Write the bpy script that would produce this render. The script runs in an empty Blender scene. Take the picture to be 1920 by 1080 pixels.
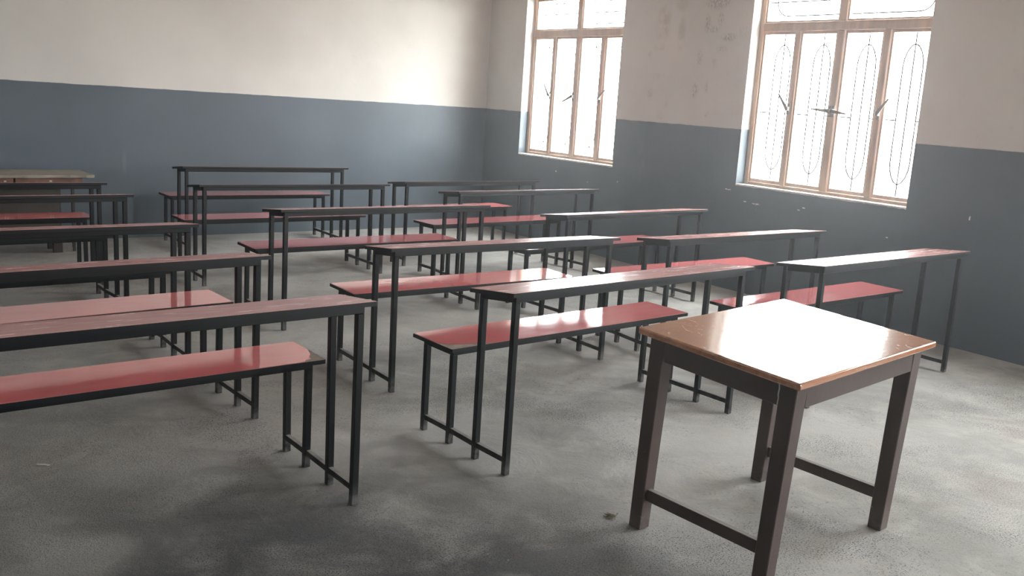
import bpy, bmesh, math, random
from mathutils import Vector, Matrix
random.seed(3)
S = bpy.context.scene
C = S.collection

# ------------------------------------------------------------------ camera
CAM_H = 1.5285; YAW = .69677; PITCH = .1825; ROLL = .0674; FPX = 1709.7; CX = 1013.99; CY = 508.70
cy_, sy_ = math.cos(YAW), math.sin(YAW)
fw = Vector((sy_*math.cos(PITCH), cy_*math.cos(PITCH), -math.sin(PITCH)))
r0 = Vector((cy_, -sy_, 0)); u0 = r0.cross(fw)
rt = r0*math.cos(ROLL)+u0*math.sin(ROLL); up = -r0*math.sin(ROLL)+u0*math.cos(ROLL)
cd = bpy.data.cameras.new('camera'); cam = bpy.data.objects.new('camera', cd); C.objects.link(cam)
m = Matrix((rt, up, -fw)).transposed().to_4x4(); m.translation = Vector((0, 0, CAM_H)); cam.matrix_world = m
cd.sensor_width = 36; cd.lens = FPX/1920*36; cd.shift_x = (960-CX)/1920; cd.shift_y = (CY-540)/1920
cd.clip_start = .05; cd.clip_end = 200
S.camera = cam

# ------------------------------------------------------------------ light and exposure
SKY = 47.0
HAZE = .006
w = bpy.data.worlds.new('World'); S.world = w; w.use_nodes = True
bg = w.node_tree.nodes['Background']; bg.inputs[0].default_value = (.97, .98, 1, 1); bg.inputs[1].default_value = SKY
S.view_settings.view_transform = 'Standard'; S.view_settings.look = 'None'
S.view_settings.exposure = 0.0; S.view_settings.gamma = 1; S.view_settings.use_curve_mapping = False
S.cycles.max_bounces = 10; S.cycles.diffuse_bounces = 6; S.cycles.glossy_bounces = 4; S.cycles.transparent_max_bounces = 12
S.cycles.sample_clamp_direct = 22; S.cycles.sample_clamp_indirect = 10; S.cycles.use_denoising = True

# ------------------------------------------------------------------ room dimensions
XC, YC = 6.5523, 9.0635            # far corner
RA, BA = -.0285, -.0133            # skew of window wall and back wall
ZP = 1.416; H = 3.35               # paint line, ceiling
ZS, ZT, ZTOP = .9386, 2.2877, 2.70 # window sill, transom, head
WINS = [(6.7293, 8.3522), (3.4766, 5.1104), (.20, 1.83), (-3.06, -1.43)]
TH = .24; REV = .1035              # wall thickness, depth of reveal to the frame
XL, YF = -1.9, -3.6                # left and front wall

# ------------------------------------------------------------------ helpers
def obj(name, bm, mat, parent=None, smooth=False):
    me = bpy.data.meshes.new(name); bmesh.ops.recalc_face_normals(bm, faces=bm.faces[:]); bm.to_mesh(me); bm.free()
    for x in (mat if isinstance(mat, (list, tuple)) else [mat]): me.materials.append(x)
    if smooth:
        for p in me.polygons: p.use_smooth = True
    o = bpy.data.objects.new(name, me); C.objects.link(o)
    if parent: o.parent = parent
    return o
def thing(name, loc, rz=0, label=None, cat=None, group=None, kind=None):
    o = bpy.data.objects.new(name, None); C.objects.link(o); o.location = loc; o.rotation_euler = (0, 0, rz); o.empty_display_size = .1
    if label: o['label'] = label
    if cat: o['category'] = cat
    if group: o['group'] = group
    if kind: o['kind'] = kind
    return o
def box(bm, x0, x1, y0, y1, z0, z1, bev=0, f=None, segs=1):
    """box; f maps each corner (for sloping or leaning pieces)"""
    b = bmesh.new()
    vs = [b.verts.new((x, y, z)) for x in (x0, x1) for y in (y0, y1) for z in (z0, z1)]
    for q in ((0, 1, 3, 2), (4, 6, 7, 5), (0, 4, 5, 1), (2, 3, 7, 6), (0, 2, 6, 4), (1, 5, 7, 3)): b.faces.new([vs[i] for i in q])
    if bev: bmesh.ops.bevel(b, geom=b.edges[:], offset=bev, segments=segs, affect='EDGES', profile=.5)
    bmesh.ops.recalc_face_normals(b, faces=b.faces[:])
    if f:
        for v in b.verts: v.co = f(v.co)
    mp = {v: bm.verts.new(v.co) for v in b.verts}
    for fc in b.faces: bm.faces.new([mp[v] for v in fc.verts])
    b.free()
def boxobj(name, mat, parent, *a, **k):
    bm = bmesh.new(); box(bm, *a, **k); return obj(name, bm, mat, parent)
def prism(bm, pts, z0, z1, f=None):
    g = f or (lambda v: v)
    a = [bm.verts.new(g(Vector((x, y, z0)))) for x, y in pts]; b = [bm.verts.new(g(Vector((x, y, z1)))) for x, y in pts]
    bm.faces.new(a[::-1]); bm.faces.new(b)
    for i in range(len(pts)):
        j = (i+1) % len(pts); bm.faces.new((a[i], a[j], b[j], b[i]))
def tube(bm, pts, r, n=6, closed=False):
    """round rod along points"""
    pts = [Vector(p) for p in pts]; rings = []; N = len(pts)
    for i, p in enumerate(pts):
        a = pts[(i-1) % N] if (closed or i) else p; c = pts[(i+1) % N] if (closed or i < N-1) else p
        t = (c-a).normalized(); ref = Vector((1, 0, 0)) if abs(t.x) < .8 else Vector((0, 0, 1))
        u = t.cross(ref).normalized(); v = t.cross(u)
        rings.append([bm.verts.new(p+u*math.cos(6.2832*k/n)*r+v*math.sin(6.2832*k/n)*r) for k in range(n)])
    for i in range(N if closed else N-1):
        A, B = rings[i], rings[(i+1) % N]
        for k in range(n): bm.faces.new((A[k], A[(k+1) % n], B[(k+1) % n], B[k]))
    if not closed: bm.faces.new(rings[0][::-1]); bm.faces.new(rings[-1])

def flatbar(bm, pts, hw, hd, closed=False):
    """flat iron bar lying in a plane of constant y"""
    pts = [Vector(p) for p in pts]; rings = []; K = len(pts); Y = Vector((0, 1, 0))
    for i, p in enumerate(pts):
        a = pts[(i-1) % K] if (closed or i) else p; c = pts[(i+1) % K] if (closed or i < K-1) else p
        u = (c-a).normalized().cross(Y)
        rings.append([bm.verts.new(p+u*hw*sx+Y*hd*sy) for sx, sy in ((-1, -1), (1, -1), (1, 1), (-1, 1))])
    for i in range(K if closed else K-1):
        A, B = rings[i], rings[(i+1) % K]
        for k in range(4): bm.faces.new((A[k], A[(k+1) % 4], B[(k+1) % 4], B[k]))
    if not closed: bm.faces.new(rings[0][::-1]); bm.faces.new(rings[-1])

# ------------------------------------------------------------------ materials
class N:
    """small node-graph writer"""
    def __init__(s, name):
        s.m = bpy.data.materials.new(name); s.m.use_nodes = True; s.t = s.m.node_tree; s.b = s.t.nodes['Principled BSDF']
    def n(s, ty, ins=None, **k):
        x = s.t.nodes.new(ty)
        for a, b in k.items(): setattr(x, a, b)
        for i, v in (ins or {}).items():
            if hasattr(v, 'is_output') or isinstance(v, bpy.types.NodeSocket): s.t.links.new(v, x.inputs[i])
            else: x.inputs[i].default_value = v
        return x
    def math(s, op, a, b=None, c=None, clamp=False):
        ins = {0: a}
        if b is not None: ins[1] = b
        if c is not None: ins[2] = c
        return s.n('ShaderNodeMath', ins, operation=op, use_clamp=clamp).outputs[0]
    def noise(s, vec, scale, detail=4, rough=.55, dist=0):
        return s.n('ShaderNodeTexNoise', {'Vector': vec, 'Scale': scale, 'Detail': detail, 'Roughness': rough, 'Distortion': dist}).outputs['Fac']
    def ramp(s, v, a, b, lo=0., hi=1., smooth=True):
        return s.n('ShaderNodeMapRange', {'Value': v, 'From Min': a, 'From Max': b, 'To Min': lo, 'To Max': hi}, interpolation_type='SMOOTHSTEP' if smooth else 'LINEAR').outputs[0]
    def mix(s, f, a, b, mode='MIX'):
        x = s.n('ShaderNodeMix', data_type='RGBA', blend_type=mode)
        for i, v in ((0, f), (6, a), (7, b)):
            if isinstance(v, bpy.types.NodeSocket): s.t.links.new(v, x.inputs[i])
            else: x.inputs[i].default_value = v if i == 0 or len(v) == 4 else (*v, 1)
        return x.outputs[2]
    def pos(s): return s.n('ShaderNodeNewGeometry').outputs['Position']
    def objc(s): return s.n('ShaderNodeTexCoord').outputs['Object']
    def scale(s, v, k): return s.n('ShaderNodeVectorMath', {0: v, 1: k}, operation='MULTIPLY').outputs[0]
    def sep(s, v): return s.n('ShaderNodeSeparateXYZ', {0: v}).outputs
    def set(s, **k):
        for a, v in k.items():
            a = {'color': 'Base Color', 'rough': 'Roughness', 'spec': 'Specular IOR Level', 'coat': 'Coat Weight', 'coatr': 'Coat Roughness', 'metal': 'Metallic'}[a]
            if isinstance(v, bpy.types.NodeSocket): s.t.links.new(v, s.b.inputs[a])
            else: s.b.inputs[a].default_value = (*v, 1) if isinstance(v, tuple) and len(v) == 3 else v
    def bump(s, h, strength=.3, dist=.01, nrm=None):
        ins = {'Height': h, 'Strength': strength, 'Distance': dist}
        if nrm: ins['Normal'] = nrm
        o = s.n('ShaderNodeBump', ins).outputs[0]; s.t.links.new(o, s.b.inputs['Normal']); return o

WHITE = (.62, .595, .56); BLUE = (.098, .120, .142)
def wall_mat(name, stains=False):
    g = N(name); p = g.pos(); z = g.sep(p)[2]
    wob = g.math('MULTIPLY', g.math('SUBTRACT', g.noise(p, 9, 3), .5), .012)
    up_ = g.ramp(g.math('ADD', z, wob), ZP-.003, ZP+.003)
    n1 = g.noise(p, 1.3, 5); n2 = g.noise(p, 22, 6)
    wc = g.mix(g.ramp(n1, .3, .7), WHITE, tuple(c*.90 for c in WHITE))
    wc = g.mix(g.ramp(n2, .62, .8, 0, .25), wc, (.42, .38, .33))
    bc = g.mix(g.ramp(n1, .3, .7), BLUE, tuple(c*.86 for c in BLUE))
    bc = g.mix(g.ramp(n2, .68, .8, 0, .25), bc, (.2, .22, .23))
    if stains:
        def blob(y, zz, ry, rz, s):
            d = g.n('ShaderNodeVectorMath', {0: p, 1: (0, y, zz)}, operation='SUBTRACT').outputs[0]
            d = g.scale(d, (0, 1/ry, 1/rz)); L = g.n('ShaderNodeVectorMath', {0: d}, operation='LENGTH').outputs['Value']
            return g.ramp(L, 1, .25, 0, s)
        def union(lst):
            r = None
            for a in lst: b = blob(*a); r = b if r is None else g.math('MAXIMUM', r, b)
            return r
        # rubbed-out charcoal scribbles between the two windows
        dark = union([(5.52, 2.50, .20, .08, 1), (5.47, 2.36, .05, .09, .8), (5.62, 2.32, .05, .11, .9), (5.55, 2.27, .10, .04, .9), (5.36, 2.20, .13, .05, .9), (5.43, 2.10, .10, .05, .5),
                      (5.68, 2.03, .05, .10, .6), (5.50, 1.98, .05, .06, .45), (5.70, 1.73, .05, .09, .9), (5.56, 1.76, .03, .07, .6), (5.53, 1.52, .04, .04, .5), (6.2, 1.85, .09, .04, .4), (6.28, 1.68, .05, .08, .45),
                      (6.05, 1.6, .04, .06, .35), (6.12, 1.47, .07, .04, .35), (5.2, 2.25, .07, .10, .25), (6.32, 2.05, .04, .05, .4)])
        scr = g.ramp(g.noise(g.scale(p, (1, 2.2, 1)), 26, 4, .65, 1.5), .42, .62)
        wc = g.mix(g.math('MULTIPLY', g.math('MULTIPLY', dark, scr), .60), wc, (.20, .18, .175))
        tan = union([(6.17, 2.35, .13, .22, 1), (5.93, 2.25, .07, .22, .8), (5.95, 2.50, .12, .10, .6), (6.2, 2.12, .10, .04, 1)])
        wc = g.mix(g.math('MULTIPLY', g.math('MULTIPLY', tan, g.ramp(g.noise(p, 9, 4), .35, .6)), .45), wc, (.36, .31, .21))
        # chips in the blue paint
        chips = union([(5.19, .884, .05, .010, 1), (4.86, .793, .07, .010, 1), (4.99, .80, .03, .008, 1), (4.37, .823, .03, .008, 1), (4.42, .80, .025, .006, .8), (7.64, .801, .014, .014, 1), (6.64, .793, .010, .012, 1), (2.99, .928, .01, .03, .8), (3.6, .70, .02, .006, .8), (7.1, .74, .012, .008, .8)])
        bc = g.mix(g.math('MULTIPLY', g.ramp(g.math('MULTIPLY', chips, g.ramp(g.noise(p, 60, 3), .3, .6)), .2, .5), .9), bc, (.55, .53, .5))
        pale = union([(7.35, 1.0, .3, .12, .5), (6.35, 1.02, .10, .3, .5)])
        bc = g.mix(g.math('MULTIPLY', pale, g.ramp(g.noise(p, 5, 5), .4, .7, 0, .5)), bc, (.22, .25, .27))
    else:
        def blob(x, zz, rx, rz, s):
            d = g.n('ShaderNodeVectorMath', {0: p, 1: (x, 0, zz)}, operation='SUBTRACT').outputs[0]
            d = g.scale(d, (1/rx, 0, 1/rz)); L = g.n('ShaderNodeVectorMath', {0: d}, operation='LENGTH').outputs['Value']
            return g.ramp(L, 1, .2, 0, s)
        bc = g.mix(g.math('MULTIPLY', blob(2.45, .72, .03, .16, 1), .14), bc, (.33, .33, .32))
        bc = g.mix(g.math('MULTIPLY', g.ramp(g.noise(p, 2.2, 6, .6), .5, .75, 0, .5), g.ramp(z, .5, .0, 0, 1)), bc, (.20, .20, .19))
    g.set(color=g.mix(up_, bc, wc), rough=g.mix(up_, (.50,)*3, (.9,)*3), spec=.35)
    h = g.math('ADD', g.math('MULTIPLY', g.noise(p, 3.5, 3), 1.0), g.math('MULTIPLY', g.noise(p, 60, 4), .08))
    g.bump(h, .25, .02)
    return g.m

def floor_mat():
    g = N('cement_floor'); p = g.pos()
    big = g.noise(p, .9, 5, .6, .6); mid = g.noise(p, 4.5, 6, .62, .4); fine = g.noise(p, 60, 5, .7); 
    c = g.mix(g.ramp(big, .33, .66), (.275, .262, .245), (.40, .385, .365))
    c = g.mix(g.ramp(mid, .42, .72, 0, .55), c, (.45, .43, .40))
    # brownish damp patches
    c = g.mix(g.ramp(g.noise(p, 1.7, 4, .5, 1.0), .55, .75, 0, .5), c, (.24, .205, .175))
    def patch(x, y, rx, ry, s):
        d = g.n('ShaderNodeVectorMath', {0: p, 1: (x, y, 0)}, operation='SUBTRACT').outputs[0]; d = g.scale(d, (1/rx, 1/ry, 1))
        return g.ramp(g.n('ShaderNodeVectorMath', {0: d}, operation='LENGTH').outputs['Value'], 1.2, .4, 0, s)
    worn = g.math('MAXIMUM', patch(1.2, 1.7, 1.3, 1.5, 1), g.math('MAXIMUM', patch(.5, 3.6, .9, .9, .6), g.math('MAXIMUM', patch(2.0, 2.1, .5, .5, .8), patch(3.9, 1.6, .7, .8, .6))))
    c = g.mix(g.math('MULTIPLY', patch(1.0, 1.9, 1.6, 1.7, 1), g.ramp(g.noise(p, 2.6, 5, .6, .7), .30, .60, .35, .95)), c, (.070, .072, .078))  # gritty front-left floor, with its dimness also painted into the colour
    # coarse grit where the dust was swept off
    vor = g.n('ShaderNodeTexVoronoi', {'Vector': g.n('ShaderNodeVectorMath', {0: p, 1: g.scale(g.n('ShaderNodeTexNoise', {'Vector': p, 'Scale': 30.}).outputs['Color'], (.02, .02, .02))}, operation='ADD').outputs[0], 'Scale': 150., 'Randomness': 1.}).outputs['Distance']
    grit = g.ramp(vor, .16, .34)
    where = g.ramp(g.math('ADD', g.noise(p, 1.25, 4, .6, .8), g.math('MULTIPLY', g.math('SUBTRACT', fine, .5), .5)), .50, .64)
    where = g.math('MAXIMUM', where, g.math('MULTIPLY', worn, g.ramp(g.noise(p, 4, 5, .65), .3, .6, .35, 1)))
    pits = g.math('MULTIPLY', g.math('SUBTRACT', 1, grit), where)
    c = g.mix(g.math('MULTIPLY', pits, .45), c, (.075, .078, .085))
    c = g.mix(g.math('MULTIPLY', g.ramp(fine, .60, .72), g.math('MULTIPLY', where, .35)), c, (.50, .49, .47))
    spk = g.math('MULTIPLY', g.ramp(g.noise(p, 150, 2, .65), .53, .61), g.math('ADD', g.math('MULTIPLY', where, .80), .10))
    c = g.mix(spk, c, (.055, .055, .06))
    flake = g.ramp(g.noise(g.scale(p, (1, 1, 1)), 24, 5, .7, 2.5), .60, .66)
    fw_ = g.ramp(g.noise(p, 1.1, 3, .5, .3), .50, .62)
    fl = g.math('MULTIPLY', flake, fw_)
    c = g.mix(g.math('MULTIPLY', fl, .40), c, (.12, .11, .10))
    g.set(color=c, rough=.88, spec=.30)
    h = g.math('ADD', g.math('MULTIPLY', mid, .9), g.math('ADD', g.math('MULTIPLY', pits, -.25), g.math('ADD', g.math('MULTIPLY', fl, -.4), g.math('MULTIPLY', fine, .15))))
    g.bump(h, .7, .012)
    return g.m

def simple(name, col, rough=.6, spec=.5, var=.15, scale=8, bump=0, bscale=40, metal=0):
    g = N(name); p = g.objc(); n = g.noise(p, scale, 5)
    g.set(color=g.mix(g.ramp(n, .3, .7), col, tuple(c*(1-var) for c in col)), rough=rough, spec=spec, metal=metal)
    if bump: g.bump(g.noise(p, bscale, 5), bump, .004)
    return g.m

def dusty(name, col, rough, spec=.28, dust=(.36, .35, .33), amt=.8, foot=.10, scratch=0., sc=(.5, .42, .36)):
    """paint with dust lying on upward faces and on the lowest few centimetres"""
    g = N(name); p = g.pos(); nz = g.sep(g.n('ShaderNodeNewGeometry').outputs['True Normal'])[2]; z = g.sep(p)[2]
    n = g.noise(p, 14, 5, .65)
    upf = g.math('MULTIPLY', g.ramp(nz, .75, .95), g.ramp(n, .25, .6, amt*.55, amt))
    ft = g.math('MULTIPLY', g.ramp(z, foot, 0, 0, .35), g.ramp(n, .35, .6))
    c = g.mix(g.ramp(g.noise(p, 5, 4), .3, .7), col, tuple(c*.75 for c in col))
    if scratch:
        s = g.ramp(g.noise(g.scale(p, (1, 1, .6)), 38, 5, .75, 1), .66, .70)
        s2 = g.math('MULTIPLY', s, g.ramp(z, .35, .02, .12, 1))
        c = g.mix(g.math('MULTIPLY', s2, scratch), c, sc)
    f = g.math('MAXIMUM', upf, ft)
    c = g.mix(f, c, dust)
    g.set(color=c, rough=g.mix(f, (rough,)*3, (.9,)*3), spec=spec)
    g.bump(g.noise(p, 45, 4), .15, .003)
    return g.m

def laminate(name='red_laminate', base=(.70, .165, .175), film=(.50, .30, .27), lo=.05, hi=.30, rr=(.06, .14), sp=.6, ct=.7):
    g = N(name); p = g.pos()
    n = g.noise(p, 2.3, 4); streak = g.noise(g.scale(p, (1, 4, 1)), 7, 5, .6, .5)
    c = g.mix(g.ramp(n, .3, .7), base, tuple(c*.9 for c in base))
    dust = g.ramp(streak, .40, .75, lo, hi)
    c = g.mix(dust, c, film)
    g.set(color=c, rough=g.mix(g.ramp(streak, .35, .75), (rr[0],)*3, (rr[1],)*3), spec=sp, coat=ct, coatr=.10)
    g.bump(g.noise(p, 2.2, 1), .02, .004)
    return g.m

def varnish():
    g = N('varnished_wood'); p = g.objc()
    wv = g.noise(g.scale(p, (1.2, 14, 14)), 3, 6, .6, .6)
    c = g.mix(g.ramp(wv, .3, .7), (.46, .19, .085), (.34, .125, .055))
    scr = g.ramp(g.noise(g.scale(p, (2, 1, 1)), 10, 5, .75, 1.8), .615, .64)
    c = g.mix(g.math('MULTIPLY', scr, .55), c, (.10, .06, .045))
    g.set(color=c, rough=g.mix(scr, (.13,)*3, (.6,)*3), spec=.9, coat=1.0, coatr=.10)
    h = g.math('ADD', g.noise(p, 7, 3), g.math('MULTIPLY', g.noise(p, 45, 3, .6), .12))
    g.bump(h, .14, .010)
    return g.m

def glass():
    m = bpy.data.materials.new('window_glass'); m.use_nodes = True; t = m.node_tree; t.nodes.clear()
    o = t.nodes.new('ShaderNodeOutputMaterial'); mx = t.nodes.new('ShaderNodeMixShader'); tr = t.nodes.new('ShaderNodeBsdfTransparent'); gl = t.nodes.new('ShaderNodeBsdfGlossy')
    tr.inputs[0].default_value = (.93, .95, .94, 1); gl.inputs['Roughness'].default_value = .03; fr = t.nodes.new('ShaderNodeFresnel'); fr.inputs[0].default_value = 1.45
    ge = t.nodes.new('ShaderNodeNewGeometry'); mm = t.nodes.new('ShaderNodeMath'); mm.operation = 'MULTIPLY_ADD'; t.links.new(ge.outputs['Backfacing'], mm.inputs[0]); mm.inputs[1].default_value = -1; mm.inputs[2].default_value = 1
    m2 = t.nodes.new('ShaderNodeMath'); m2.operation = 'MULTIPLY'; t.links.new(mm.outputs[0], m2.inputs[0]); t.links.new(fr.outputs[0], m2.inputs[1]); t.links.new(m2.outputs[0], mx.inputs[0]); t.links.new(tr.outputs[0], mx.inputs[1]); t.links.new(gl.outputs[0], mx.inputs[2]); t.links.new(mx.outputs[0], o.inputs[0])
    return m

def frame_wood():
    g = N('window_frame_wood'); p = g.pos()
    n = g.noise(g.scale(p, (1, 1, .15)), 14, 6, .65); n2 = g.noise(p, 9, 4)
    c = g.mix(g.ramp(n, .35, .65), (.48, .32, .23), (.38, .27, .20))
    c = g.mix(g.ramp(n2, .5, .7, 0, .5), c, (.38, .31, .26))
    g.set(color=c, rough=.6, spec=.4); g.bump(n, .3, .004)
    return g.m

M = dict(
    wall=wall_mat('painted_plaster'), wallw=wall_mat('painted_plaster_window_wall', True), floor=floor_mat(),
    ceil=simple('whitewashed_ceiling', (.70, .68, .65), .95, .2, .12, 2, .2),
    lam=laminate(), lamd=laminate('dusty_red_laminate', (.70, .30, .29), (.62, .45, .42), .25, .60, (.18, .30), .45, .15), black=dusty('black_enamel', (.006, .0065, .008), .42, amt=.75, scratch=.15), edge=dusty('black_board_edge', (.008, .009, .011), .45, amt=.0, foot=.01),
    board=simple('bare_board', (.27, .22, .185), .85, .2, .3, 25, .3), varn=varnish(),
    brown=dusty('dark_brown_paint', (.088, .064, .058), .34, dust=(.26, .23, .21), amt=.7, scratch=.8),
    glass=glass(), frame=frame_wood(), iron=simple('grille_iron', (.030, .028, .028), .7, .2, .2, 20),
    handle=simple('window_handle_metal', (.22, .20, .18), .45, .5, .2, 20), sill=simple('bare_plaster', (.62, .60, .56), .95, .2, .25, 14, .5, 30),
    oldtop=simple('weathered_board', (.30, .27, .225), .75, .3, .25, 5, .3), oldwood=simple('worn_reddish_wood', (.20, .095, .062), .55, .4, .5, 12, .3),
    olddark=simple('dark_old_wood', (.050, .040, .034), .6, .4, .3, 8), latch=simple('latch_metal', (.5, .5, .48), .35, .6, .2, 20, metal=.6),
    outside=simple('outside_ground', (.45, .43, .39), .95, .2, .2, .5), paper=simple('paper_scrap', (.6, .58, .54), .9, .2, .1, 20), straw=simple('straw', (.30, .24, .16), .9, .2, .3, 30),
    lint=simple('pale_crumb', (.42, .41, .38), .9, .2, .3, 30))

# ------------------------------------------------------------------ room shell
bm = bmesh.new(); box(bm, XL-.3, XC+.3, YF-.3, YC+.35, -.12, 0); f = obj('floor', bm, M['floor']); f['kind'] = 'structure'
bm = bmesh.new(); box(bm, XL-.3, XC+.3, YF-.3, YC+.35, H, H+.15); o = obj('ceiling', bm, M['ceil']); o['kind'] = 'structure'

def wall_with_holes(name, mat, length, holes, loc, rz):
    """wall in local u (x), z; inner face at y=0, outer at y=-TH ... holes (u0,u1,z0,z1)"""
    us = sorted({0, length, *[h[0] for h in holes], *[h[1] for h in holes]}); zs = sorted({0, H, *[h[2] for h in holes], *[h[3] for h in holes]})
    inh = lambda a, b: any(h[0] < a < h[1] and h[2] < b < h[3] for h in holes)
    bm = bmesh.new(); V = {}
    def v(u, y, z):
        k = (round(u, 4), y, round(z, 4))
        if k not in V: V[k] = bm.verts.new((u, y, z))
        return V[k]
    for i in range(len(us)-1):
        for j in range(len(zs)-1):
            a, b, c, d = us[i], us[i+1], zs[j], zs[j+1]
            if inh((a+b)/2, (c+d)/2): continue
            for y in (0, TH): bm.faces.new((v(a, y, c), v(b, y, c), v(b, y, d), v(a, y, d)))
            for (p, q, n) in (((a, c), (b, c), (0, -1)), ((a, d), (b, d), (0, 1)), ((a, c), (a, d), (-1, 0)), ((b, c), (b, d), (1, 0))):
                mu, mz = (a+b)/2+n[0]*(b-a)/2+n[0]*.001, (c+d)/2+n[1]*(d-c)/2+n[1]*.001
                if mu < 0 or mu > length or mz < 0 or mz > H or inh(mu, mz): bm.faces.new((v(p[0], 0, p[1]), v(q[0], 0, q[1]), v(q[0], TH, q[1]), v(p[0], TH, p[1])))
    o = obj(name, bm, mat); o.location = loc; o.rotation_euler = (0, 0, rz); o['kind'] = 'structure'
    return o
# window wall: local +x runs from the far corner towards the camera, local +y points outdoors
WR = math.atan2(-math.cos(RA), math.sin(RA))       # direction of travel (sin(RA), -cos(RA))
def on_wall(u, d=0, z=0):
    t = Vector((math.cos(WR), math.sin(WR), 0)); n = Vector((-t.y, t.x, 0))
    return Vector((XC, YC, 0))+t*u+n*d+Vector((0, 0, z))
HU = [((YC-b)/math.cos(RA), (YC-a)/math.cos(RA)) for a, b in WINS]
wall_with_holes('wall_right', M['wallw'], 13.0, [(a, b, ZS, ZTOP) for a, b in HU], (XC, YC, 0), WR)
L = 8.9
# back wall travels left from the corner
bm = bmesh.new(); box(bm, -L, .25, 0, TH, 0, H); o = obj('wall_back', bm, M['wall']); o.location = (XC, YC, 0); o.rotation_euler = (0, 0, BA); o['kind'] = 'structure'
bm = bmesh.new(); box(bm, XL-TH, XL, YF-.2, YC+.3, 0, H); o = obj('wall_left', bm, M['wall']); o['kind'] = 'structure'
bm = bmesh.new()   # front wall with an open doorway near the window side
for a, b, c, d in ((XL-TH, 4.85, 0, H), (5.55, XC+.2, 0, H), (4.85, 5.55, 2.1, H)): box(bm, a, b, YF-TH, YF, c, d)
o = obj('wall_front', bm, M['wall']); o['kind'] = 'structure'
# ground outdoors
bm = bmesh.new(); box(bm, -30, XC+40, -35, 40, -.75, -.6); o = obj('ground', bm, M['outside']); o['kind'] = 'structure'

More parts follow.
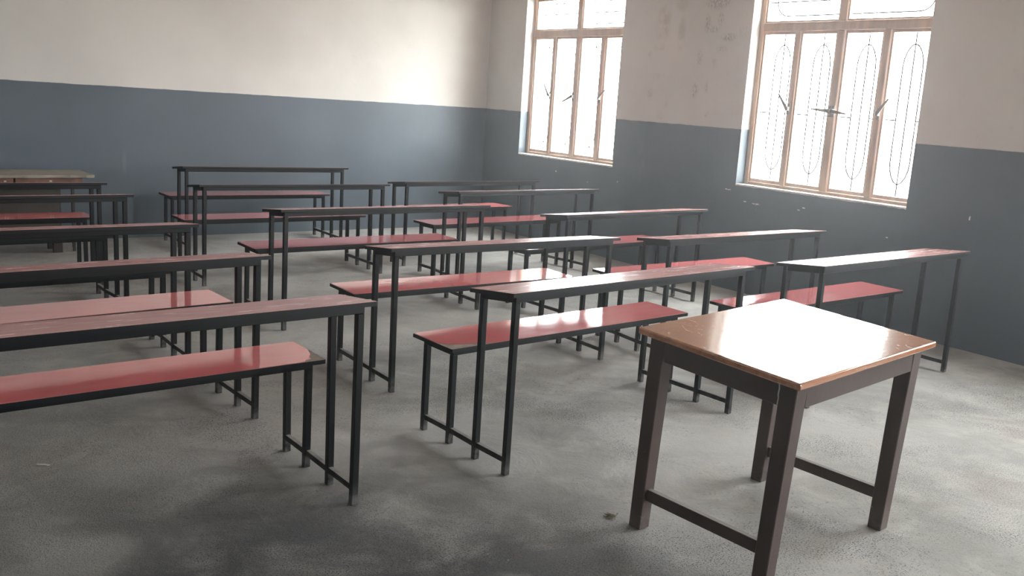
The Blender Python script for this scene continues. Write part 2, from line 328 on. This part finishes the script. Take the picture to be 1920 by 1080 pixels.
# ------------------------------------------------------------------ windows
def window(n, u0, u1):
    W = u1-u0; root = thing('window_%d' % n, on_wall(u0, 0, 0), WR, kind='structure')
    y0, y1 = REV, REV+.07           # frame depth
    fr = M['frame']; j = .045
    # frame: jambs, head, bottom
    boxobj('jamb', fr, root, 0, j, y0, y1, ZS, ZTOP, bev=.004); boxobj('jamb', fr, root, W-j, W, y0, y1, ZS, ZTOP, bev=.004)
    boxobj('head', fr, root, j, W-j, y0, y1, ZTOP-j, ZTOP, bev=.004); boxobj('bottom_rail', fr, root, j, W-j, y0, y1, ZS, ZS+.03, bev=.004)
    boxobj('transom', fr, root, j, W-j, y0-.004, y1, ZT-.035, ZT+.035, bev=.004)
    boxobj('upper_mullion', fr, root, W/2-.035, W/2+.035, y0, y1, ZT+.035, ZTOP-j, bev=.004)
    ms = [W*.25, W*.5, W*.75]; hw = [.024, .032, .026]
    for c, h in zip(ms, hw): boxobj('mullion', fr, root, c-h, c+h, y0, y1, ZS+.03, ZT-.035, bev=.004)
    # four casements, each with its pane; a thin slit of daylight where they do not shut tight
    ed = [j]+[x for c, h in zip(ms, hw) for x in (c-h, c+h)]+[W-j]
    for k in range(4):
        a, b = ed[2*k], ed[2*k+1]; gap = .007 if k in (2, 3) else .0
        a += gap; za, zb = ZS+.033, ZT-.038; s = .017; ya, yb = y0+.012, y0+.045
        bm = bmesh.new(); box(bm, a, a+s, ya, yb, za, zb); box(bm, b-s, b, ya, yb, za, zb); box(bm, a+s, b-s, ya, yb, za, za+.028); box(bm, a+s, b-s, ya, yb, zb-.022, zb)
        sh = obj('casement', bm, fr, root)
        boxobj('pane', M['glass'], sh, a+s, b-s, ya+.015, ya+.018, za+.028, zb-.022)
    for a, b in ((j, W/2-.035), (W/2+.035, W-j)):
        bm = bmesh.new(); s = .014; za, zb = ZT+.035, ZTOP-j
        for q in ((a, a+s, za, zb), (b-s, b, za, zb), (a+s, b-s, za, za+s), (a+s, b-s, zb-s, zb)): box(bm, q[0], q[1], y0+.012, y0+.04, q[2], q[3])
        sh = obj('fanlight', bm, fr, root); boxobj('pane', M['glass'], sh, a+s, b-s, y0+.025, y0+.028, za+s, zb-s)
    # iron grille behind the glass: one loop and one upright per light, short ties, and one long lying loop above
    yg = y1+.015; gr = bmesh.new(); box(gr, j, W-j, yg-.002, yg+.006, ZS+.012, ZS+.024); box(gr, j, W-j, yg-.002, yg+.006, ZT-.01, ZT+.01); g = obj('grille', gr, M['iron'], root)
    r, rd = .0050, .0016; zm = 1.575
    cs = [(ed[2*k]+ed[2*k+1])/2 for k in range(4)]; hwid = .082; zb0, zt0 = ZS+.15, ZT-.14
    for k, c in enumerate(cs):
        pts = []; H2 = .17
        for s, zc, sg in ((1, zb0, 1), (-1, zt0, -1)):
            for q in range(9):
                t = q/8; x = -hwid*math.cos(math.pi*t) if s > 0 else hwid*math.cos(math.pi*t)
                e = abs(x)/hwid; zz = zc+sg*H2*(1-math.sqrt(max(0, 1-e**1.7)))*1.0
                pts.append((c+x, yg, zz))
        bm = bmesh.new(); flatbar(bm, pts, r, rd, True); obj('grille_loop', bm, M['iron'], g)
        bm = bmesh.new(); flatbar(bm, [(c, yg, ZS+.02), (c, yg, ZT)], r, rd); obj('grille_bar', bm, M['iron'], g)
    xs = [(.02, cs[0]-hwid)]+[(cs[k]+hwid, cs[k+1]-hwid) for k in range(3)]+[(cs[3]+hwid, W-.02)]
    for a, b in xs:
        bm = bmesh.new(); flatbar(bm, [(a, yg, zm), (b, yg, zm)], r, rd); obj('grille_tie', bm, M['iron'], g)
    zc = (ZT+ZTOP)/2+.005; rr = .115; pts = []
    for s in (-1, 1):
        xc = W/2+s*(W/2-.10-rr)
        for q in range(11):
            t = math.pi/2+math.pi*q/10*(1) if s < 0 else -math.pi/2+math.pi*q/10
            pts.append((xc+rr*math.cos(t), yg, zc+rr*math.sin(t)))
    bm = bmesh.new(); flatbar(bm, pts, r, rd, True); obj('grille_loop', bm, M['iron'], g)
    bm = bmesh.new(); flatbar(bm, [(.02, yg, zc), (W-.02, yg, zc)], r, rd); obj('grille_bar', bm, M['iron'], g)
    # lever handles on the mullions
    lev = {1: [(0, -1, 60), (1, -1, -25), (2, 1, 35)], 2: [(0, -1, 55), (1, -1, 4), (1, 1, -6), (2, 1, 50)], 3: [(0, -1, 60), (1, 1, 10), (2, 1, 40)]}[min(n, 3)]
    for k, s, a in lev:
        c = ms[k]+s*hw[k]*.55; z0 = 1.615; ln = .15; a = math.radians(a)
        bm = bmesh.new(); box(bm, c-.014, c+.014, y0-.010, y0, z0-.045, z0+.045, bev=.002)
        box(bm, c-.014, c+.014, y0-.034, y0-.008, z0-.017, z0+.017, bev=.003)
        dx, dz = math.cos(a)*s, math.sin(a); px, pz = -dz, dx
        A = [bm.verts.new((c+px*.015*e, y0-.030-f*.006, z0+pz*.015*e)) for e in (-1, 1) for f in (0, 1)]
        B = [bm.verts.new((c+dx*ln+px*.006*e, y0-.045-f*.004, z0+dz*ln+pz*.006*e)) for e in (-1, 1) for f in (0, 1)]
        for q in ((0, 1, 3, 2),): bm.faces.new([A[i] for i in q]); bm.faces.new([B[i] for i in q[::-1]])
        for p, q in ((0, 1), (1, 3), (3, 2), (2, 0)): bm.faces.new((A[p], A[q], B[q], B[p]))
        obj('handle', bm, M['handle'], root)
    # rough plaster sill with a ragged edge
    bm = bmesh.new(); rnd = random.Random(n); Nn = 60
    top, low = [], []
    for i in range(Nn+1):
        x = W*i/Nn; e = .006+rnd.random()*.006
        top.append((bm.verts.new((x, -e*.5, ZS+.004+rnd.random()*.002)), bm.verts.new((x, y0+.01, ZS+.006)), bm.verts.new((x, -.0015, ZS-e)), bm.verts.new((x, y0+.01, ZS-.01))))
    for i in range(Nn):
        a, b = top[i], top[i+1]
        bm.faces.new((a[0], b[0], b[1], a[1])); bm.faces.new((a[2], b[2], b[0], a[0])); bm.faces.new((a[3], b[3], b[2], a[2])); bm.faces.new((a[1], b[1], b[3], a[3]))
    for e in (top[0], top[-1]): bm.faces.new((e[0], e[1], e[3], e[2]))
    obj('window_sill', bm, M['sill'], root)
    return root
for i, (a, b) in enumerate(HU):
    window(i+1, a, b)
    ld = bpy.data.lights.new('daylight_portal', 'AREA'); ld.shape = 'RECTANGLE'; ld.size = b-a; ld.size_y = ZTOP-ZS; ld.cycles.is_portal = True
    lo = bpy.data.objects.new('daylight_portal', ld); C.objects.link(lo); lo.location = on_wall((a+b)/2, TH+.01, (ZS+ZTOP)/2)
    nrm = on_wall(0, 1)-on_wall(0, 0); lo.rotation_euler = (nrm).to_track_quat('Z', 'Y').to_euler(); lo.rotation_euler = Matrix((Vector((0, 0, 1)).cross(nrm), Vector((0, 0, 1)), nrm)).transposed().to_euler()

# ------------------------------------------------------------------ school desks with benches
DD = dict(L=1.5855, D=.2901, H=.76, Ls=1.5761, Ds=.3056, Hs=.4578, so=.4143, sx=.0026, ix=.0504, iy=.0385, isx=.0501, isy=.0524, sl=.0324)
UN = {  # x, y, yaw, length, seat length, depth, seat depth, height, seat height, seat offset
 'C1': (2.968, 2.928, .032, .007, .007, -.003, .003, .007, -.002, -.006), 'C2': (3.075, 4.035, -.037, -.04, -.036, -.001, .008, -.011, -.01, .003),
 'C3': (3.118, 5.437, -.01, .003, .018, .003, 0, .002, .008, .001), 'C4': (3.123, 6.877, -.018, 0, -.008, -.003, .004, -.004, -.005, 0),
 'C5': (3.492, 8.352, -.02, .02, .032, .003, -.001, -.006, .001, .005), 'R1': (4.925, 2.796, -.005, 0, .023, .015, .017, .015, -.003, .006),
 'R2': (4.904, 3.831, -.024, .015, -.009, -.003, -.01, -.009, -.001, -.003), 'R3': (4.969, 4.932, .036, -.015, -.002, -.002, -.015, -.006, -.004, -.003),
 'R4': (4.976, 6.263, .034, .02, -.032, -.001, -.001, .005, -.006, -.024), 'R5': (4.983, 7.127, .023, -.009, -.005, -.002, -.008, -.01, 0, .004),
 'L1': (.825, 2.976, .003, -.004, .004, -.003, -.002, .01, .006, -.01), 'L2': (.864, 3.988, .034, -.004, .004, -.007, .007, -.003, .015, .016),
 'L3': (.867, 4.932, .013, -.01, .01, .004, -.001, .008, 0, .004), 'L4': (.906, 6.267, .011, .011, -.011, 0, 0, .004, -.003, .002), 'L5': (.958, 7.087, -.005, 0, 0, 0, 0, -.008, .006, .001)}
LAB = {
 'C1': 'desk and bench set nearest the wooden table, red seat chipped at one corner',
 'C2': 'second set of the middle column, daylight glare on the end of its red seat',
 'C3': 'third set of the middle column, dusty pinkish desk top over a wide red seat',
 'C4': 'fourth set of the middle column, dark desk top seen edge-on over a thin red seat',
 'C5': 'hindmost set of the middle column, dark desk top clear against the blue wall',
 'R1': 'nearest set beside the window wall, partly hidden behind the wooden table',
 'R2': 'second desk and bench set along the window wall, just behind the nearest one',
 'R3': 'third set along the window wall, pale shiny desk top in front of the blue wall',
 'R4': 'fourth set along the window wall, bluish desk top overlapping the hindmost one',
 'R5': 'hindmost set along the window wall, dark thin desk top close to the room corner',
 'L1': 'nearest set on the left, large red seat with its laminate broken off at the end',
 'L2': 'second set of the left column, glossy pale red seat behind the nearest red desk top',
 'L3': 'third set of the left column, brownish pink desk top above many black legs',
 'L4': 'fourth set of the left column, almost black desk top and seat seen edge-on',
 'L5': 'hindmost set of the left column, in front of the old cupboard table'}
T = .0265  # square tube
def round_rect(x0, x1, y0, y1, r, n=3, chips=None):
    """outline; chips maps a corner (0..3 from x0,y0 anticlockwise) to a list of points replacing it"""
    cs = [(x0, y0, 1, 1), (x1, y0, -1, 1), (x1, y1, -1, -1), (x0, y1, 1, -1)]; st = [180, 270, 0, 90]; out = []
    for i, (x, y, sx, sy) in enumerate(cs):
        if chips and i in chips: out += [(x+sx*a, y+sy*b) for a, b in chips[i]]; continue
        for k in range(n+1):
            t = math.radians(st[i]+90*k/n); out.append((x+sx*r+r*math.cos(t), y+sy*r+r*math.sin(t)))
    return out
def desk_set(key):
    x, y, a, l, ls, d, ds, h, hs, so = UN[key]
    g = DD; Ld, D_, Hd = g['L']+l, g['D']+d, g['H']+h; Ls, Ds, Hs, oy, ox = g['Ls']+ls, g['Ds']+ds, g['Hs']+hs, g['so']+so, g['sx']
    root = thing('school_desk', (x, y, 0), a, LAB[key], 'school desk', 'desk and bench sets in three columns')
    tb, tf, sl = .018, .027, g['sl']
    def part(name, L, D, H, cx, cy, ix, iy, slope, chips):
        f = lambda v: Vector((v.x, v.y, v.z-slope*(v.y-cy)/D))
        bm = bmesh.new(); prism(bm, round_rect(cx-L/2, cx+L/2, cy-D/2, cy+D/2, .006), H-tb, H-.0012, f)
        board = obj(name+('_top' if name == 'desk' else '_board'), bm, [M['edge'], M['board']], root)
        for p in board.data.polygons:
            if p.normal.z > .9: p.material_index = 1
        e = .0035; bm = bmesh.new(); prism(bm, round_rect(cx-L/2+e, cx+L/2-e, cy-D/2+e, cy+D/2-e, .005, chips=chips), H-.0012, H, f); obj('laminate', bm, M['lamd' if name == 'desk' else 'lam'], board)
        # frame of square tube under the board
        X, Y, t = L/2-ix, D/2-iy, T/2; bm = bmesh.new(); z0, z1 = H-tb-tf, H-tb
        for s in (-1, 1):
            box(bm, cx-X-t, cx+X+t, cy+s*Y-t, cy+s*Y+t, z0, z1, .002, f)
            box(bm, cx+s*X-t, cx+s*X+t, cy-Y+t, cy+Y-t, z0, z1, .002, f)
        obj(name+'_frame', bm, M['black'], root)
        legs = []
        for sx in (-1, 1):
            for sy in (-1, 1):
                px, py = cx+sx*X, cy+sy*Y; zt = z0-slope*(py-cy)/D; rnd = random.Random(ord(key[0])*97+ord(key[1])*31+int(sx*7+sy*3)+len(name))
                dx, dy = rnd.uniform(-.004, .004), rnd.uniform(-.004, .004)
                fn = lambda v, px=px, py=py, zt=zt, dx=dx, dy=dy: Vector((v.x+dx*(1-v.z/zt), v.y+dy*(1-v.z/zt), v.z))
                boxobj('leg', M['black'], root, px-t, px+t, py-t, py+t, 0, zt+.001, bev=.002, f=fn)
        return X, Y
    chips_d, chips_s = None, None
    if key == 'C1': chips_s = {0: [(0, .12), (.03, .075), (.07, .050), (.13, .035), (.19, .010), (.23, 0)]}
    if key == 'L1': chips_s = {1: [(.085, 0), (.072, .022), (.045, .032), (.042, .06), (.022, .085), (.012, .12), (0, .16)]}
    if key == 'C2': chips_s = {1: [(.02, 0), (.012, .012), (0, .02)]}
    Xd, Yd = part('desk', Ld, D_, Hd, 0, 0, g['ix'], g['iy'], sl, chips_d)
    Xs, Ys = part('seat', Ls, Ds, Hs, ox, oy, g['isx'], g['isy'], 0, chips_s)
    # foot rails joining the four legs of each end
    t = T/2; zr0, zr1 = .052, .076
    for s in (-1, 1):
        xd, xs = s*Xd, ox+s*Xs
        for (xa, ya, xb, yb) in ((xd, -Yd+t, xd, Yd-t), (xd, Yd+t, xs, oy-Ys-t), (xs, oy-Ys+t, xs, oy+Ys-t)):
            fn = lambda v, xa=xa, xb=xb, ya=ya, yb=yb: Vector((v.x+xa+(xb-xa)*(v.y-ya)/(yb-ya), v.y, v.z))
            boxobj('foot_rail', M['black'], root, -.011, .011, ya-.002, yb+.002, zr0, zr1, bev=.002, f=fn)
    return root
for k in UN: desk_set(k)

# ------------------------------------------------------------------ teacher's table
def teacher_table():
    tx, ty, ta, tw, td, th = 2.7835, 1.8884, -1.5215+math.pi/2, .915, .6665, .7607
    # in this frame +x runs along the long side (to the window wall), +y away from the camera
    root = thing('teacher_table', (tx, ty, 0), ta, 'wooden table with varnished orange brown top and dark brown legs, full of window glare', 'table')
    tilt = lambda v: Vector((v.x, v.y, v.z+(.041*v.y+.018*v.x)*min(1, v.z/.6)))
    bm = bmesh.new(); box(bm, -tw/2, tw/2, -td/2, td/2, th-.024, th, .006, tilt, 3); obj('tabletop', bm, M['varn'], root)
    ix, iy, t = .070, .062, .0315; ox, oy = -.0099, .0269
    X, Y = tw/2-ix, td/2-iy; zt = th-.024
    for sx in (-1, 1):
        for sy in (-1, 1):
            px, py = sx*X, sy*Y
            fn = lambda v: tilt(Vector((v.x+ox*(1-v.z/zt), v.y+oy*(1-v.z/zt), v.z)))
            def taper(v, px=px, py=py):
                k = .86+.14*min(1, v.z/zt); return fn(Vector((px+(v.x-px)*k, py+(v.y-py)*k, v.z)))
            boxobj('leg', M['brown'], root, px-t, px+t, py-t, py+t, 0, zt, bev=.003, f=taper)
    a = .013
    for s in (-1, 1):
        boxobj('apron', M['brown'], root, -X+t, X-t, s*(Y+t-.017)-a, s*(Y+t-.017)+a-.0, zt-.085, zt, bev=.002, f=tilt)
        boxobj('apron', M['brown'], root, s*(X+t-.017)-a, s*(X+t-.017)+a, -Y+t, Y-t, zt-.085, zt, bev=.002, f=tilt)
        z = .115; f2 = lambda v: Vector((v.x+ox*.85, v.y+oy*.85, v.z))
        boxobj('stretcher', M['brown'], root, s*X-.012, s*X+.012, -Y+t-.004, Y-t+.004, z, z+.045, bev=.002, f=f2)
    # split joint on the near left leg, showing pale filler
    bm = bmesh.new(); pts = [(-X-t-.0015, -Y+t+.001+.0012*math.sin(i*2.1), zt-.003-i*.011) for i in range(8)]
    tube(bm, [tilt(Vector(p)) for p in pts], .0022, 5); o = obj('pale_crack', bm, M['sill'], root); o['label'] = 'pale split joint at the top of the leg'
    return root
teacher_table()

# ------------------------------------------------------------------ old cupboard table at the back
def old_table():
    x1, y0, y1, zt = 1.99, 8.29, 8.76, .68
    root = thing('cupboard_table', (1.25, 8.52, 0), .02, 'old weathered cupboard table with reddish brown latched front against the back wall', 'table')
    X0, X1, Y0, Y1 = -.78, x1-1.25, y0-8.52, y1-8.52
    sag = lambda v: Vector((v.x, v.y, v.z+.004*math.sin(v.x*9)))
    bm = bmesh.new()
    xs = [X0+(X1-X0)*i/24 for i in range(25)]
    rnd = random.Random(5); front = [(x, Y0+rnd.uniform(0, .012)) for x in xs]
    prism(bm, front+[(X1, Y1), (X0, Y1)], zt-.022, zt); obj('top_board', bm, M['oldtop'], root)
    fr = M['oldwood']; dk = M['olddark']
    # flap front in three boards with latches
    e = [X0+.06, X0+.56, X0+.60+.02, X1-.10]
    for a, b, c in ((X0+.05, .14, .08), (.155, X1-.09, .41)):
        fl = boxobj('flap', fr, root, a, b, Y0+.035, Y0+.055, zt-.095, zt-.022, bev=.002)
        bm = bmesh.new(); box(bm, c-.010, c+.010, Y0+.028, Y0+.035, zt-.058, zt-.044, .002)
        tube(bm, [(c-.010, Y0+.022, zt-.062), (c-.010, Y0+.020, zt-.094), (c+.010, Y0+.020, zt-.094), (c+.010, Y0+.022, zt-.062)], .0025, 5)
        obj('latch', bm, M['latch'], fl)
    boxobj('body', dk, root, X0+.05, X1-.09, Y0+.055, Y1-.03, zt-.11, zt-.022)
    # cupboard below, panelled
    cx1 = X1-.22
    boxobj('cupboard', dk, root, X0+.08, cx1, Y0+.20, Y1-.03, .14, zt-.11)
    for a, b in ((X0+.10, -.26), (-.24, cx1-.02)):
        boxobj('cupboard_door', M['oldwood2'], root, a, b, Y0+.185, Y0+.20, .17, zt-.13, bev=.003)
    for px, py in ((cx1-.03, Y0+.22), (cx1-.03, Y1-.06), (X0+.11, Y0+.22), (X0+.11, Y1-.06)):
        boxobj('foot', dk, root, px-.035, px+.035, py-.02, py+.02, 0, .14)
    for px, py in ((X1-.115, Y0+.24), (X1-.075, Y1-.05)):
        boxobj('leg', dk, root, px-.010, px+.010, py-.010, py+.010, 0, zt-.10)
    bm = bmesh.new(); tube(bm, [(X1-.115, Y0+.24, zt-.20), (X1-.08, Y1-.06, zt-.12)], .006); obj('brace', bm, dk, root)
    return root
M['oldwood2'] = simple('dull_brown_panel', (.055, .042, .032), .55, .4, .4, 6, .2)
old_table()

# ------------------------------------------------------------------ haze volume added to stand in for lens glare
hm = bpy.data.materials.new('glare_haze'); hm.use_nodes = True; t = hm.node_tree; t.nodes.clear()
vo = t.nodes.new('ShaderNodeOutputMaterial'); vs = t.nodes.new('ShaderNodeVolumeScatter'); vs.inputs['Density'].default_value = HAZE; vs.inputs['Anisotropy'].default_value = .84; vs.inputs['Color'].default_value = (.96, .98, 1, 1)
t.links.new(vs.outputs[0], vo.inputs['Volume'])
bm = bmesh.new(); box(bm, XL-.1, XC+.35, YF-.1, YC+.2, -.05, H+.05); o = obj('haze', bm, hm); o['kind'] = 'stuff'; o['label'] = 'faint haze added in the room for the window glare'; o['category'] = 'haze'

# ------------------------------------------------------------------ litter on the floor
bm = bmesh.new(); rnd = random.Random(8)
for i in range(9):
    a = rnd.uniform(-1.2, 1.2); x, y = rnd.uniform(-.02, .02), rnd.uniform(-.015, .015); L_ = rnd.uniform(.015, .03)
    pts = [(x+math.cos(a+q*.5)*L_*(q/3-.5)*2, y+math.sin(a+q*.5)*L_*(q/3-.5)*2, .003+.010*math.sin(q*1.0)*rnd.random()) for q in range(4)]
    tube(bm, pts, .0013, 5)
o = obj('straw_tuft', bm, M['straw']); o.location = (2.335, 2.275, 0); o['label'] = 'small tuft of straw on the floor beside the wooden table leg'; o['category'] = 'litter'
bm = bmesh.new(); prism(bm, [(-.022, -.006), (.02, -.008), (.026, .002), (.005, .008), (-.024, .004)], .001, .004)
o = obj('paper_scrap', bm, M['paper']); o.location = (.70, 3.80, 0); o.rotation_euler = (0, 0, -.6); o['label'] = 'tiny white paper scrap on the dark floor under the nearest left bench'; o['category'] = 'litter'
bm = bmesh.new(); rnd = random.Random(12)
def crumb(bm, x, y, r, rnd):
    n = 6; top = bm.verts.new((x, y, r*.6)); ring = [bm.verts.new((x+math.cos(k*6.283/n)*r*rnd.uniform(.6, 1.2), y+math.sin(k*6.283/n)*r*rnd.uniform(.6, 1.2), .0)) for k in range(n)]
    for k in range(n): bm.faces.new((ring[k], ring[(k+1) % n], top))
    bm.faces.new(ring[::-1])
for i in range(160):
    x = rnd.uniform(.5, 2.2); y = rnd.uniform(.9, 2.4); crumb(bm, x, y, rnd.choice((.0015, .002, .003, .0045)), rnd)
o = obj('floor_crumbs', bm, M['lint']); o['kind'] = 'stuff'; o['label'] = 'pale cement crumbs scattered over the dusty floor'; o['category'] = 'debris'
